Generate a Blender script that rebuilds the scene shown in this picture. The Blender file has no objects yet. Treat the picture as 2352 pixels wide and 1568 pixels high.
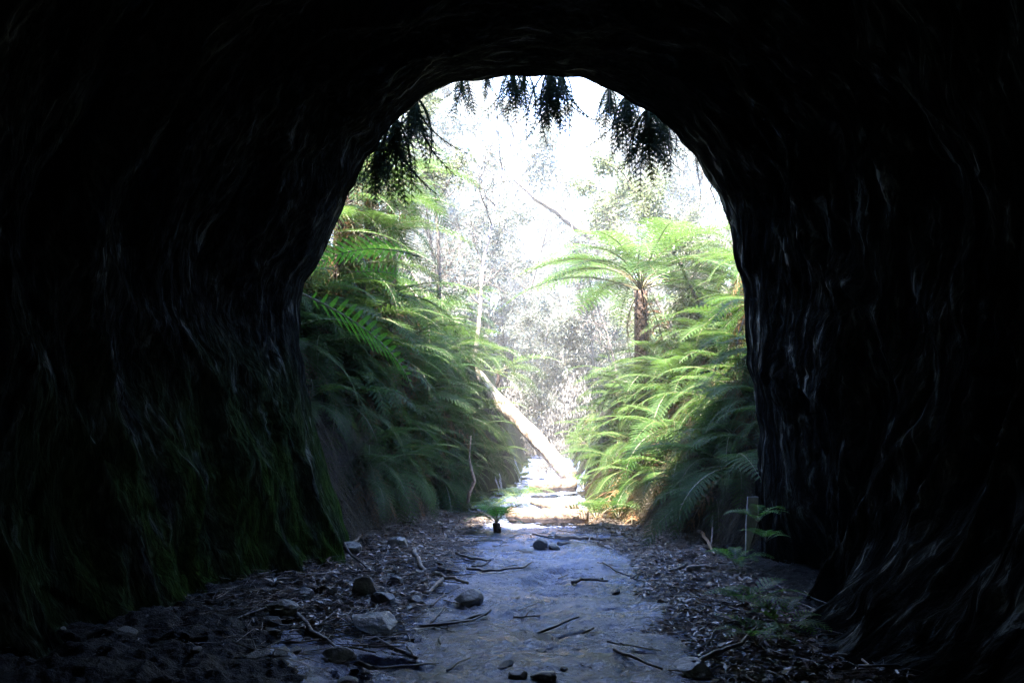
import bpy, math, random
import numpy as np
from mathutils import Vector, Matrix, Euler
R = math.radians
C = bpy.context.scene.collection
sc = bpy.context.scene

# ---------------------------------------------------------------- camera
F = 1898.0
PITCH = math.atan((955 - 784) / F)
CAMZ = 1.5
cam = bpy.data.cameras.new('camera'); co = bpy.data.objects.new('camera', cam); C.objects.link(co)
co.location = (0, 0, CAMZ); co.rotation_euler = (R(90) + PITCH, 0, 0)
cam.sensor_width = 36; cam.lens = 36 * F / 2352.0; cam.clip_end = 2000; cam.clip_start = 0.05
sc.camera = co

# ---------------------------------------------------------------- light
SUN_EL, SUN_AZ = 66.0, 208.0           # azimuth: clockwise from +Y (the way the camera looks)
wd = bpy.data.worlds.new('World'); sc.world = wd; wd.use_nodes = True
nt = wd.node_tree; bg = nt.nodes['Background']
sky = nt.nodes.new('ShaderNodeTexSky'); sky.sky_type = 'NISHITA'; sky.sun_disc = False
sky.sun_elevation = R(SUN_EL); sky.sun_rotation = R(SUN_AZ); sky.air_density = 1.3; sky.dust_density = 0.6; sky.ozone_density = 2.0
tint = nt.nodes.new('ShaderNodeMix'); tint.data_type = 'RGBA'; tint.blend_type = 'MULTIPLY'; tint.inputs['Factor'].default_value = 1
tint.inputs[7].default_value = (.74, .95, 1.36, 1); nt.links.new(sky.outputs[0], tint.inputs[6]); nt.links.new(tint.outputs[2], bg.inputs[0]); bg.inputs[1].default_value = 0.075
sl = bpy.data.lights.new('sun', 'SUN'); so = bpy.data.objects.new('sun', sl); C.objects.link(so)
sl.energy = 4.6; sl.angle = R(0.53); sl.color = (1.0, 0.95, 0.87)
sd = Vector((math.sin(R(SUN_AZ)) * math.cos(R(SUN_EL)), math.cos(R(SUN_AZ)) * math.cos(R(SUN_EL)), math.sin(R(SUN_EL))))
so.rotation_euler = sd.to_track_quat('Z', 'Y').to_euler(); so.location = (0, 0, 30)
sc.view_settings.view_transform = 'Standard'; sc.view_settings.look = 'None'
sc.view_settings.exposure = 4.6; sc.view_settings.gamma = 1
cy = sc.cycles
cy.use_denoising = True; cy.denoising_prefilter = 'NONE'
cy.max_bounces = 8; cy.diffuse_bounces = 5; cy.glossy_bounces = 3; cy.transmission_bounces = 6; cy.transparent_max_bounces = 4
cy.sample_clamp_indirect = 8.0
cy.use_adaptive_sampling = True; cy.adaptive_threshold = 0.006

# ---------------------------------------------------------------- helpers
def P(px, py, Y):
    """photo pixel (2352 x 1568) at distance Y -> world point"""
    xc = (px - 1176) / F; yc = -(py - 784) / F
    s, c = math.sin(PITCH), math.cos(PITCH)
    d = Vector((xc, c - yc * s, s + yc * c)); t = Y / d.y
    return Vector((0, 0, CAMZ)) + d * t
def Gd(px, py, z=0.0):
    p = P(px, py, 1.0); d = p - Vector((0, 0, CAMZ)); t = (z - CAMZ) / d.z
    return Vector((0, 0, CAMZ)) + d * t
rng = np.random.RandomState(7)
_perm = rng.permutation(256).astype(np.int64); _perm = np.concatenate([_perm, _perm, _perm])
_g = rng.normal(size=(256, 3)); _g /= np.linalg.norm(_g, axis=1)[:, None]
def pn(x, y, z=0.0):
    x, y, z = np.broadcast_arrays(np.asarray(x, float), np.asarray(y, float), np.asarray(z, float))
    xi = np.floor(x).astype(np.int64); yi = np.floor(y).astype(np.int64); zi = np.floor(z).astype(np.int64)
    xf, yf, zf = x - xi, y - yi, z - zi
    u, v, w = [t * t * t * (t * (t * 6 - 15) + 10) for t in (xf, yf, zf)]
    def gr(a, b, c):
        h = _perm[_perm[_perm[(xi + a) & 255] + ((yi + b) & 255)] + ((zi + c) & 255)]
        g = _g[h & 255]
        return g[..., 0] * (xf - a) + g[..., 1] * (yf - b) + g[..., 2] * (zf - c)
    def lp(a, b, t): return a + (b - a) * t
    return 1.6 * lp(lp(lp(gr(0,0,0), gr(1,0,0), u), lp(gr(0,1,0), gr(1,1,0), u), v),
                    lp(lp(gr(0,0,1), gr(1,0,1), u), lp(gr(0,1,1), gr(1,1,1), u), v), w)
def fbm(x, y, z=0.0, o=4):
    s = 0; a = 1
    for k in range(o):
        s = s + a * pn(x * 2**k + 13.1 * k, y * 2**k + 7.7 * k, z * 2**k if not np.isscalar(z) else z + k * 3.3); a *= .5
    return s
def sm(t):
    t = np.clip(t, 0, 1); return t * t * (3 - 2 * t)
def mesh(name, V, Fc, mats, smooth=False, mi=None):
    m = bpy.data.meshes.new(name)
    V = np.asarray(V, dtype=np.float32)
    if isinstance(Fc, np.ndarray):
        n, k = Fc.shape
        m.vertices.add(len(V)); m.vertices.foreach_set('co', V.ravel())
        m.loops.add(n * k); m.loops.foreach_set('vertex_index', Fc.astype(np.int32).ravel())
        m.polygons.add(n); m.polygons.foreach_set('loop_start', (np.arange(n) * k).astype(np.int32))
        m.polygons.foreach_set('loop_total', np.full(n, k, dtype=np.int32))
        m.update(calc_edges=True)
    else:
        m.from_pydata([tuple(map(float, v)) for v in V], [], [tuple(map(int, f)) for f in Fc]); m.update()
    for x in (mats if isinstance(mats, (list, tuple)) else [mats]): m.materials.append(x)
    if mi is not None: m.polygons.foreach_set('material_index', np.asarray(mi, dtype=np.int32))
    if smooth: m.polygons.foreach_set('use_smooth', np.ones(len(m.polygons), dtype=bool))
    m.validate(); return m
def link(name, m, parent=None, label=None, cat=None, group=None, kind=None, loc=None, rot=None, scale=None):
    o = bpy.data.objects.new(name, m); C.objects.link(o)
    if parent is not None: o.parent = parent
    if label: o['label'] = label
    if cat: o['category'] = cat
    if group: o['group'] = group
    if kind: o['kind'] = kind
    if loc is not None: o.location = loc
    if rot is not None: o.rotation_euler = rot
    if scale is not None: o.scale = (scale,) * 3 if np.isscalar(scale) else scale
    return o
class MB:
    def __init__(s): s.V = []; s.F = []
    def tube(s, pts, rad, n=6, cap=True, lump=0.0, seed=0):
        pts = [Vector(p) for p in pts]; b = len(s.V); rr = random.Random(seed)
        up = Vector((0, 0, 1)); prev = None
        for i, p in enumerate(pts):
            t = (pts[min(i + 1, len(pts) - 1)] - pts[max(i - 1, 0)]).normalized()
            a = prev - t * prev.dot(t) if prev is not None else t.cross(up if abs(t.z) < .9 else Vector((1, 0, 0)))
            a.normalize(); prev = a; c = t.cross(a); r = rad[i] if hasattr(rad, '__len__') else rad
            for k in range(n):
                w = 2 * math.pi * k / n; q = r * (1 + lump * rr.uniform(-1, 1))
                s.V.append(p + a * (math.cos(w) * q) + c * (math.sin(w) * q))
        for i in range(len(pts) - 1):
            for k in range(n):
                s.F.append((b + i*n + k, b + i*n + (k+1) % n, b + (i+1)*n + (k+1) % n, b + (i+1)*n + k))
        if cap:
            s.F.append(tuple(b + k for k in range(n))[::-1]); e = b + (len(pts) - 1) * n
            s.F.append(tuple(e + k for k in range(n)))
    def mesh(s, name, mat, smooth=True): return mesh(name, s.V, s.F, mat, smooth)

# ---------------------------------------------------------------- materials
def mat(name):
    m = bpy.data.materials.new(name); m.use_nodes = True
    return m, m.node_tree, m.node_tree.nodes['Principled BSDF'], m.node_tree.nodes['Material Output']
def nd(t, typ, **kw):
    n = t.nodes.new(typ)
    for k, v in kw.items(): setattr(n, k, v)
    return n
def ramp(t, src, stops):
    r = nd(t, 'ShaderNodeValToRGB'); e = r.color_ramp.elements
    while len(e) < len(stops): e.new(.5)
    for x, (p, c) in zip(e, stops): x.position = p; x.color = (*c, 1) if len(c) == 3 else c
    t.links.new(src, r.inputs[0]); return r.outputs[0]
def noise(t, scale, detail=5, vec=None, rough=.55, dist=0.0):
    n = nd(t, 'ShaderNodeTexNoise'); n.inputs['Scale'].default_value = scale; n.inputs['Detail'].default_value = detail
    n.inputs['Roughness'].default_value = rough; n.inputs['Distortion'].default_value = dist
    if vec is not None: t.links.new(vec, n.inputs['Vector'])
    return n.outputs['Fac']
def ocoord(t, sc_=(1, 1, 1)):
    c = nd(t, 'ShaderNodeTexCoord'); m = nd(t, 'ShaderNodeMapping'); m.inputs['Scale'].default_value = sc_
    t.links.new(c.outputs['Object'], m.inputs[0]); return m.outputs[0]
def bump(t, b, h, s, d):
    n = nd(t, 'ShaderNodeBump'); n.inputs['Strength'].default_value = s; n.inputs['Distance'].default_value = d
    t.links.new(h, n.inputs['Height']); t.links.new(n.outputs[0], b.inputs['Normal']); return n
def mixc(t, f, a, b):
    m = nd(t, 'ShaderNodeMix', data_type='RGBA')
    if isinstance(f, float): m.inputs['Factor'].default_value = f
    else: t.links.new(f, m.inputs['Factor'])
    for s, i in ((a, 6), (b, 7)):
        if isinstance(s, tuple): m.inputs[i].default_value = (*s, 1)
        else: t.links.new(s, m.inputs[i])
    return m.outputs[2]
def math_(t, op, a, b=0.0):
    m = nd(t, 'ShaderNodeMath', operation=op)
    for s, i in ((a, 0), (b, 1)):
        if isinstance(s, (int, float)): m.inputs[i].default_value = s
        else: t.links.new(s, m.inputs[i])
    return m.outputs[0]

def leaf_mat(name, dark, light, trans, rough=.45, tw=.42, spec=.5, ns=2.3):
    m, t, b, out = mat(name)
    oi = nd(t, 'ShaderNodeObjectInfo')
    f = math_(t, 'ADD', math_(t, 'MULTIPLY', noise(t, ns, 3, ocoord(t)), .9), math_(t, 'MULTIPLY', oi.outputs['Random'], .55))
    col = ramp(t, f, [(.35, dark), (.95, light)])
    t.links.new(col, b.inputs['Base Color']); b.inputs['Roughness'].default_value = rough
    b.inputs['Specular IOR Level'].default_value = spec
    tr = nd(t, 'ShaderNodeBsdfTranslucent'); c2 = mixc(t, .6, col, trans); t.links.new(c2, tr.inputs[0])
    mx = nd(t, 'ShaderNodeMixShader'); mx.inputs[0].default_value = tw
    t.links.new(b.outputs[0], mx.inputs[1]); t.links.new(tr.outputs[0], mx.inputs[2]); t.links.new(mx.outputs[0], out.inputs[0])
    return m
M_FERN = leaf_mat('fern_green', (.010, .036, .005), (.055, .095, .028), (.068, .125, .018), .55, .42, .10)
M_FRESHLIT = leaf_mat('fern_fresh_lit', (.04, .12, .016), (.07, .18, .02), (.10, .30, .018), .45, .5, .25)  # light yellowish green, with skylight brightness also put into the colour
M_SHADEF = leaf_mat('fern_shaded', (.008, .016, .009), (.02, .036, .014), (.012, .028, .006), .8, .10, .03)  # fern leaf with the rim's silhouette shade put into its colour
M_DEAD = leaf_mat('fern_dead', (.10, .045, .02), (.20, .10, .045), (.25, .11, .04), .7, .3, .2)
M_GUM = leaf_mat('gum_leaf', (.06, .075, .06), (.13, .145, .115), (.16, .17, .11), .35, .3)
M_SHRUB = leaf_mat('shrub_leaf', (.06, .08, .04), (.13, .15, .08), (.17, .20, .08), .4, .35)
M_BRUSH = leaf_mat('brush_leaf', (.09, .084, .078), (.17, .16, .15), (.14, .11, .08), .7, .2, .2)

def bark_mat(name, a, b_, scale=(6, 6, 1.2), rough=.8, bs=.5, bd=.02):
    m, t, b, out = mat(name)
    v = ocoord(t, scale); n1 = noise(t, 2.0, 6, v, .6, .5)
    t.links.new(ramp(t, n1, [(.32, a), (.68, b_)]), b.inputs['Base Color']); b.inputs['Roughness'].default_value = rough
    bump(t, b, n1, bs, bd); return m
M_GUMBARK = bark_mat('gum_bark', (.10, .085, .07), (.30, .27, .24))
M_LOG = bark_mat('log_wood', (.13, .08, .05), (.52, .42, .33), (4, 4, 4), .75, 1.0, .05)
M_DLOG = bark_mat('weathered_log', (.03, .018, .012), (.24, .165, .11), (5, 5, 5), .75, 1.0, .05)
M_STICK = bark_mat('stick_wood', (.07, .05, .04), (.26, .21, .17), (9, 9, 9), .7)
M_STICKD = bark_mat('wet_stick', (.018, .014, .012), (.07, .055, .045), (9, 9, 9), .45)
M_TRUNK = bark_mat('fern_trunk', (.012, .007, .005), (.07, .036, .022), (12, 12, 12), .9, 1.0, .03)
M_STEM = bark_mat('fern_stem', (.05, .04, .02), (.12, .10, .04), (9, 9, 9), .5)
M_DARKWOOD = bark_mat('sapling_bark', (.05, .04, .035), (.14, .11, .09), (9, 9, 9), .8)
def stone_mat():
    m, t, b, out = mat('wet_stone'); v = ocoord(t)
    n1 = noise(t, 7, 8, v, .65); n2 = noise(t, 40, 4, v)
    geo = nd(t, 'ShaderNodeNewGeometry'); sx = nd(t, 'ShaderNodeSeparateXYZ'); t.links.new(geo.outputs['Normal'], sx.inputs[0])
    col = ramp(t, n1, [(.3, (.045, .045, .042)), (.7, (.15, .145, .135))])
    moss = ramp(t, noise(t, 3, 4, v), [(.55, (0, 0, 0)), (.7, (1, 1, 1))])
    col = mixc(t, math_(t, 'MULTIPLY', moss, .6), col, (.03, .06, .012))
    t.links.new(col, b.inputs['Base Color']); t.links.new(math_(t, 'ADD', math_(t, 'MULTIPLY', n2, .5), .2), b.inputs['Roughness'])
    bump(t, b, math_(t, 'ADD', n1, math_(t, 'MULTIPLY', n2, .3)), .7, .03); return m
M_STONE = stone_mat()

def tunnel_mat():
    m, t, b, out = mat('tunnel_rock')
    v = ocoord(t, (1, 3.2, .8)); n1 = noise(t, 3.0, 8, v, .62, .8)
    v2 = ocoord(t, (5, 9, 2.2)); n2 = noise(t, 3.5, 5, v2, .6, .3)
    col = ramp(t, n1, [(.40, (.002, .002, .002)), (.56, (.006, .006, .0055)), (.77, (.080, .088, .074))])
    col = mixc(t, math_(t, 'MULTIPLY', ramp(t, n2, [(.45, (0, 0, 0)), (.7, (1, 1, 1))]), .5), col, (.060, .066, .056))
    c = nd(t, 'ShaderNodeTexCoord'); s = nd(t, 'ShaderNodeSeparateXYZ'); t.links.new(c.outputs['Object'], s.inputs[0])
    mr = nd(t, 'ShaderNodeMapRange'); t.links.new(s.outputs[0], mr.inputs[0])
    mr.inputs[1].default_value = -1.0; mr.inputs[2].default_value = -1.4
    mz = nd(t, 'ShaderNodeMapRange'); t.links.new(s.outputs[2], mz.inputs[0]); mz.inputs[1].default_value = 2.4; mz.inputs[2].default_value = .5
    my = nd(t, 'ShaderNodeMapRange'); t.links.new(s.outputs[1], my.inputs[0]); my.inputs[1].default_value = 3.5; my.inputs[2].default_value = 6.5
    mask = math_(t, 'MULTIPLY', math_(t, 'MULTIPLY', mr.outputs[0], mz.outputs[0]), my.outputs[0])
    mk = math_(t, 'MULTIPLY', mask, ramp(t, noise(t, 1.6, 6, ocoord(t, (1, 2, .6))), [(.36, (0, 0, 0)), (.56, (1, 1, 1))]))
    col = mixc(t, mk, col, ramp(t, n2, [(.3, (.006, .015, .003)), (.7, (.034, .062, .012))]))
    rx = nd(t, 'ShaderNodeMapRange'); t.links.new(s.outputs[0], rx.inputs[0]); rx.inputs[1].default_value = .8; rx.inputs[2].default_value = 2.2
    pale = ramp(t, n1, [(.44, (.003, .003, .003)), (.58, (.022, .024, .021)), (.74, (.15, .165, .14))])  # brighter flutes on the right wall: light put into the rock colour
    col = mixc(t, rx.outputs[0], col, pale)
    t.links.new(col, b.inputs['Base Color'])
    ro = math_(t, 'ADD', math_(t, 'MULTIPLY', n2, .5), .35); t.links.new(ro, b.inputs['Roughness']); t.links.new(math_(t, 'MULTIPLY', ramp(t, n1, [(.58, (0, 0, 0)), (.78, (1, 1, 1))]), .22), b.inputs['Specular IOR Level'])
    vo = nd(t, 'ShaderNodeTexVoronoi', feature='DISTANCE_TO_EDGE'); vo.inputs['Scale'].default_value = 3.5; t.links.new(ocoord(t, (1, 2.6, 1.1)), vo.inputs['Vector'])
    cr = ramp(t, vo.outputs['Distance'], [(.0, (0, 0, 0)), (.06, (1, 1, 1))])
    bump(t, b, math_(t, 'ADD', math_(t, 'ADD', n1, math_(t, 'MULTIPLY', cr, .10)), math_(t, 'MULTIPLY', n2, .5)), 1.0, .05); return m
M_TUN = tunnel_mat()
def face_mat():
    m, t, b, out = mat('hill_rock'); v = ocoord(t, (1, 1, .5)); n1 = noise(t, 2, 8, v, .6)
    t.links.new(ramp(t, n1, [(.3, (.03, .032, .025)), (.7, (.13, .12, .09))]), b.inputs['Base Color']); b.inputs['Roughness'].default_value = .9
    bump(t, b, n1, .8, .08); return m
M_FACE = face_mat()
def path_mat():
    m, t, b, out = mat('wet_mud'); v = ocoord(t)
    big = noise(t, 1.1, 6, ocoord(t, (1, 1.6, 1)), .6, .6); fine = noise(t, 18, 8, v, .7); vf = noise(t, 70, 3, v, .6)
    col = ramp(t, big, [(.34, (.030, .038, .062)), (.46, (.12, .15, .27)), (.70, (.22, .26, .43))])  # blue of the reflected sky tinted into the mud colour
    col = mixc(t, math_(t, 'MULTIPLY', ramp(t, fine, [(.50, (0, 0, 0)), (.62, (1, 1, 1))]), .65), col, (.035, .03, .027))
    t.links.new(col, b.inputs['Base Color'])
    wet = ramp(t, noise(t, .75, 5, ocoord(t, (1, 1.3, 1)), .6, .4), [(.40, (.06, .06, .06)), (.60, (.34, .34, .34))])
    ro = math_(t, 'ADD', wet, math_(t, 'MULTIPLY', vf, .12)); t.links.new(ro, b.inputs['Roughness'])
    h = math_(t, 'ADD', math_(t, 'MULTIPLY', fine, 1.0), math_(t, 'MULTIPLY', vf, .35))
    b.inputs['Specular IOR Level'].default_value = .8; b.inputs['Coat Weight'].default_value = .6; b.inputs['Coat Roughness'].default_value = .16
    bn = bump(t, b, h, 1.0, .045); t.links.new(bn.outputs[0], b.inputs['Coat Normal']); return m
M_PATH = path_mat()
def mud_mat():
    m, t, b, out = mat('dark_mud'); v = ocoord(t); n1 = noise(t, 2.5, 8, v, .65, .5); n2 = noise(t, 22, 7, v, .7); n3 = noise(t, 80, 3, v)
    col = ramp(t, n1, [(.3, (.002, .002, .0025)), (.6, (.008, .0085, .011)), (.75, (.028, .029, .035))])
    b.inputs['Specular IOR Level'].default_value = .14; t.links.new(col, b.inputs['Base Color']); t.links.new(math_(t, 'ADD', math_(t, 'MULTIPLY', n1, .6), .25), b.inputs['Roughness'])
    bump(t, b, math_(t, 'ADD', n2, math_(t, 'MULTIPLY', n3, .4)), 1.0, .06); return m
M_MUD = mud_mat()
def soil_mat():
    m, t, b, out = mat('bank_soil'); v = ocoord(t); n1 = noise(t, 3, 8, v, .65); n2 = noise(t, 30, 5, v)
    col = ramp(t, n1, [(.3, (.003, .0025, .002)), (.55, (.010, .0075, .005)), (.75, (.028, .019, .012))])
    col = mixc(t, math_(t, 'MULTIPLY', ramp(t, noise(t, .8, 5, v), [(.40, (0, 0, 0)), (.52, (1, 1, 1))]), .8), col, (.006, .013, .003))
    t.links.new(col, b.inputs['Base Color']); b.inputs['Roughness'].default_value = .85
    bump(t, b, math_(t, 'ADD', n1, math_(t, 'MULTIPLY', n2, .4)), .9, .06); return m
M_SOIL = soil_mat()
M_SOIL.node_tree.nodes['Principled BSDF'].inputs['Specular IOR Level'].default_value = .15
M_LITTER = leaf_mat('litter', (.008, .006, .005), (.19, .12, .08), (.2, .12, .06), .33, .1, .6, 45)
M_GRASS = leaf_mat('dry_grass', (.016, .014, .008), (.075, .06, .035), (.06, .05, .02), .7, .15, .12)

# ---------------------------------------------------------------- rock tunnel
YM = 8.4
mouth_px = [(812, 1330), (805, 1290), (800, 1230), (775, 1150), (745, 1050), (715, 950), (698, 850), (688, 760), (688, 700), (700, 650), (725, 618), (750, 570),
    (765, 530), (785, 490), (800, 450), (815, 425), (826, 395), (838, 362), (858, 348), (868, 338), (874, 315), (898, 285), (932, 258), (975, 226), (1000, 208), (1030, 195),
    (1060, 186), (1110, 182), (1165, 177), (1220, 174), (1270, 176), (1330, 182), (1370, 194), (1400, 208), (1440, 226), (1470, 245),
    (1500, 262), (1535, 290), (1555, 308), (1565, 328), (1600, 362), (1618, 395), (1636, 430), (1660, 470), (1678, 520), (1684, 570),
    (1692, 620), (1704, 660), (1712, 720), (1716, 780), (1716, 830), (1728, 880), (1738, 930), (1742, 1000), (1740, 1060), (1738, 1130), (1742, 1200), (1750, 1260), (1760, 1330)]
def resample(pts, n, tgt=None):
    pts = np.array(pts, float); d = np.r_[0, np.cumsum(np.linalg.norm(np.diff(pts, axis=0), axis=1))]
    u = np.linspace(0, d[-1], n) if tgt is None else tgt * d[-1]
    return np.stack([np.interp(u, d, pts[:, k]) for k in range(pts.shape[1])], 1)
mp = []
for p in mouth_px:
    q = P(p[0], p[1], YM); mp.append((q.x, q.z))
NP_ = 620
mouth = resample(mp, NP_)
inner = np.array([(-2.75, -.4), (-2.85, .5), (-3.05, 1.5), (-3.05, 2.6), (-2.8, 3.6), (-2.2, 4.5), (-1.3, 5.25), (0, 5.6), (1.2, 5.45), (2.2, 4.9), (2.85, 4.0), (3.15, 2.8), (3.1, 1.6), (2.85, .6), (2.65, 0), (2.6, -.4)])
inner = resample(inner, NP_)
for _ in range(60):
    inner[1:-1] = .25 * inner[:-2] + .5 * inner[1:-1] + .25 * inner[2:]
Ys = np.r_[np.linspace(YM, 7.6, 50)[:-1], np.linspace(7.6, 2.4, 270)[:-1], np.linspace(2.4, -14, 60)]
S, YY = np.meshgrid(np.linspace(0, 14.5, NP_), Ys)
tt = sm((YM - YY) / 3.4)[..., None]
XZ = mouth[None] * (1 - tt) + inner[None] * tt
# inward normals from the blended ring
Tn = np.gradient(XZ, axis=1); Nn = np.stack([Tn[..., 1], -Tn[..., 0]], -1); Nn /= np.linalg.norm(Nn, axis=-1, keepdims=True) + 1e-9
for _ in range(20):
    Nn[:, 1:-1] = .25 * Nn[:, :-2] + .5 * Nn[:, 1:-1] + .25 * Nn[:, 2:]
msk = sm((YM - YY) / 1.0)
w1 = YY + .45 * pn(S * .45, YY * .5, 3.1) + .16 * pn(S * 1.3, YY * 1.2, 8.0)
r1 = 1 - np.abs(pn(w1 * 1.05, S * .26, 1.5)) * 2.2
r2 = 1 - np.abs(pn(w1 * 2.6, S * .55, 4.5)) * 2.2
r3 = pn(w1 * 6.5, S * 1.5, 9.5); r4 = pn(w1 * 15, S * 5, 2.5)
disp = (r1 * .19 + r2 * .12 - .11) * msk + (r3 * .05 + r4 * .022) * (.25 + .75 * msk)
disp += .03 * pn(S * 3.2, YY * 2, 5.0) * (1 - msk)
tr_ = pn(w1 * 1.9 + 5, S * .8, 6.6) * 1.3; disp += .07 * (np.round(tr_ * 4) / 4 - tr_) * msk + .035 * np.clip(pn(YY * 7, S * 6, 4.4) - .25, 0, 1) * msk
XZ = XZ + Nn * disp[..., None]
# sloping toe of rock on the right near the camera, mossy buttress on the left
z = XZ[..., 1]; right = XZ[..., 0] > 0
toe = (1.15 * sm((7.5 - YY) / 2.2) * sm((YY - 1.5) / 2)) * np.exp(-np.clip(z + .15, 0, 9) / .42) * (1 + .25 * pn(YY * 2.5, z * 4, 0))
XZ[..., 0] -= np.where(right, toe, 0)
toeL = .35 * np.exp(-np.clip(z, 0, 9) / .35) * sm((YM - YY) / 1.5)
XZ[..., 0] += np.where(~right, toeL, 0)
Vt = np.stack([XZ[..., 0], YY, XZ[..., 1]], -1)
ny = len(Ys)
idx = np.arange(ny * NP_).reshape(ny, NP_)
Ft = np.stack([idx[:-1, :-1], idx[1:, :-1], idx[1:, 1:], idx[:-1, 1:]], -1).reshape(-1, 4)
Vt = Vt.reshape(-1, 3)
cap = np.array([[0, -14.0, 2.5]]); Vt2 = np.r_[Vt, cap]
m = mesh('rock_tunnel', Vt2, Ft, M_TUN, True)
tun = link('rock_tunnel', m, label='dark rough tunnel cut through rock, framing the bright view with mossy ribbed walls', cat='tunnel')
# cap added behind the camera to keep light out of the bore
endr = idx[-1]; fe = [(int(endr[k]), int(endr[k + 1])) for k in range(NP_ - 1)]
me = mesh('x', [tuple(Vt[a]) for a in endr] + [(0, -14.3, 2.5)], [(k, k + 1, NP_) for k in range(NP_ - 1)], M_TUN, True)
link('end_cap', me, parent=tun)
# hill above and around the mouth (outside)
big = []
for k in range(NP_):
    a = math.pi * (1 - k / (NP_ - 1)); big.append((15 * math.cos(a), 13.5 * math.sin(a) ** .8 - .6))
big = np.array(big)
rings = []
mo = Vt.reshape(ny, NP_, 3)[0][:, [0, 2]]
for j, e in enumerate(np.r_[np.linspace(0, 1, 36) ** 1.8]):
    r = mo * (1 - e) + big * e
    k = np.linspace(0, 14.5, NP_)
    yv = YM - .02 * (j == 0) - e * 2.2 + (.3 * fbm(r[:, 0] * .6, r[:, 1] * .6, 5.0) * min(1, e * 12)) + .10 * min(1, e * 60)
    rings.append(np.stack([r[:, 0], yv, r[:, 1]], 1))
for yb in (2, -4, -15):
    rings.append(np.stack([big[:, 0], np.full(NP_, yb), big[:, 1]], 1))
rings[0][:, 1] = Vt.reshape(ny, NP_, 3)[0][:, 1]
Vh = np.concatenate(rings); ih = np.arange(len(Vh)).reshape(len(rings), NP_)
Fh = np.stack([ih[:-1, :-1], ih[:-1, 1:], ih[1:, 1:], ih[1:, :-1]], -1).reshape(-1, 4)
link('hillside', mesh('hillside', Vh, Fh, M_FACE, True), kind='structure')

# ---------------------------------------------------------------- ground
def cx(y): return np.interp(y, [8, 11, 13, 17, 25, 60, 120], [.35, .15, .12, .75, 1.1, 1.0, 0])
def hw(y): return np.interp(y, [8, 9, 11, 13, 17, 25, 60], [2.15, 2.05, 1.7, 1.35, .62, .7, 2.0])
LB = ([0, .12, .35, .8, 1.3, 2.4, 4.5, 9, 20, 40], [0, .30, 1.2, 2.1, 2.9, 3.7, 5.2, 7.5, 12, 16])
RB = ([0, .25, .7, 1.3, 2.2, 4, 8, 20, 40], [0, .45, 1.15, 1.8, 2.7, 4.3, 7.0, 12, 16])
def H(x, y):
    x, y = np.broadcast_arrays(np.asarray(x, float), np.asarray(y, float))
    base = .035 * fbm(x * .9, y * .9, 0.5) + .028 * fbm(x * 3, y * 4.5, 2.5, 3)
    holl = np.clip(fbm(x * 1.3 + 3, y * 2.6, 7.3, 3) - .35, 0, 1); base = base - .22 * holl
    base = base + .010 * pn(x * 1.0, y * 3.4, 8.8) + .012 * pn(x * 9, y * 14, 3.1) + .007 * pn(x * 21, y * 30, 6.1)
    base = base + .22 * sm((-.55 - x) / 1.6) + .12 * sm((x - 1.3) / 1.2) + .045 * fbm(x * 6, y * 6, 1.2, 4) * sm((-.8 - x) / .6)
    far = .035 * np.clip(y - 13, 0, 1e3) + .13 * np.clip(y - 32, 0, 40)
    n = .25 * fbm(x * .7, y * .7, 4.0, 3)
    dl = (cx(y) - hw(y)) - x + n * .5; dr = x - (cx(y) + hw(y)) + n * .5
    bl = np.interp(dl, *LB); br = np.interp(dr, *RB)
    fade = np.interp(y, [0, 14, 40, 90], [1, 1, .75, .35])
    b = np.maximum(bl, br) * fade
    out = sm((y - 8.35) / .45)
    b = b + np.where(b > .3, .25 * fbm(x * 1.4, y * 1.4, 6.0, 3), 0) * sm((b - .3))
    return base + (b + far) * out
gx = np.r_[np.linspace(-60, -9, 24)[:-1], np.linspace(-9, -3.4, 40)[:-1], np.linspace(-3.4, 3.6, 470)[:-1], np.linspace(3.6, 9, 40)[:-1], np.linspace(9, 60, 24)]
gy = np.r_[np.linspace(-14, 3, 25)[:-1], np.linspace(3, 9.4, 440)[:-1], np.linspace(9.4, 18, 170)[:-1], np.linspace(18, 40, 90)[:-1], np.linspace(40, 260, 60)]
GX, GY = np.meshgrid(gx, gy); GZ = H(GX, GY)
inside = GY < 8.3; GZ = np.where(inside & (np.abs(GX) > 3.6), -.3, GZ)
Vg = np.stack([GX, GY, GZ], -1).reshape(-1, 3); ig = np.arange(len(Vg)).reshape(GX.shape)
Fg = np.stack([ig[:-1, :-1], ig[:-1, 1:], ig[1:, 1:], ig[1:, :-1]], -1)
cxm = (GX[:-1, :-1] + GX[1:, 1:]) / 2; cym = (GY[:-1, :-1] + GY[1:, 1:]) / 2
edge = .30 * fbm(cxm * 1.6, cym * 1.6, 9.0, 3) + .16 * fbm(cxm * 7, cym * 7, 2.0, 3)
pc = np.interp(cym, [3, 5, 7, 9, 11, 13, 17, 25], [.1, .12, .25, .35, .25, .15, .75, 1.1]); pw = np.interp(cym, [3, 5, 7, 9, 11, 13, 17, 25], [1.5, 1.35, 1.3, 1.25, 1.15, .95, .6, .5])
isp = (np.abs(cxm - pc) < pw + edge) & (cym < 26)
def sub(mask, name, mt):
    f = Fg[mask]; u, inv = np.unique(f, return_inverse=True)
    return link(name, mesh(name, Vg[u], inv.reshape(-1, 4), mt, True), kind='structure')
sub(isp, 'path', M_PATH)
# side floor inside and dirt shoulders share one sheet with the banks
lowf = (~isp) & (cym < 9.6) & (np.abs(cxm) < 3.7)
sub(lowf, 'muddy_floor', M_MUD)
sub(~isp & ~lowf, 'ground', M_SOIL)

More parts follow.
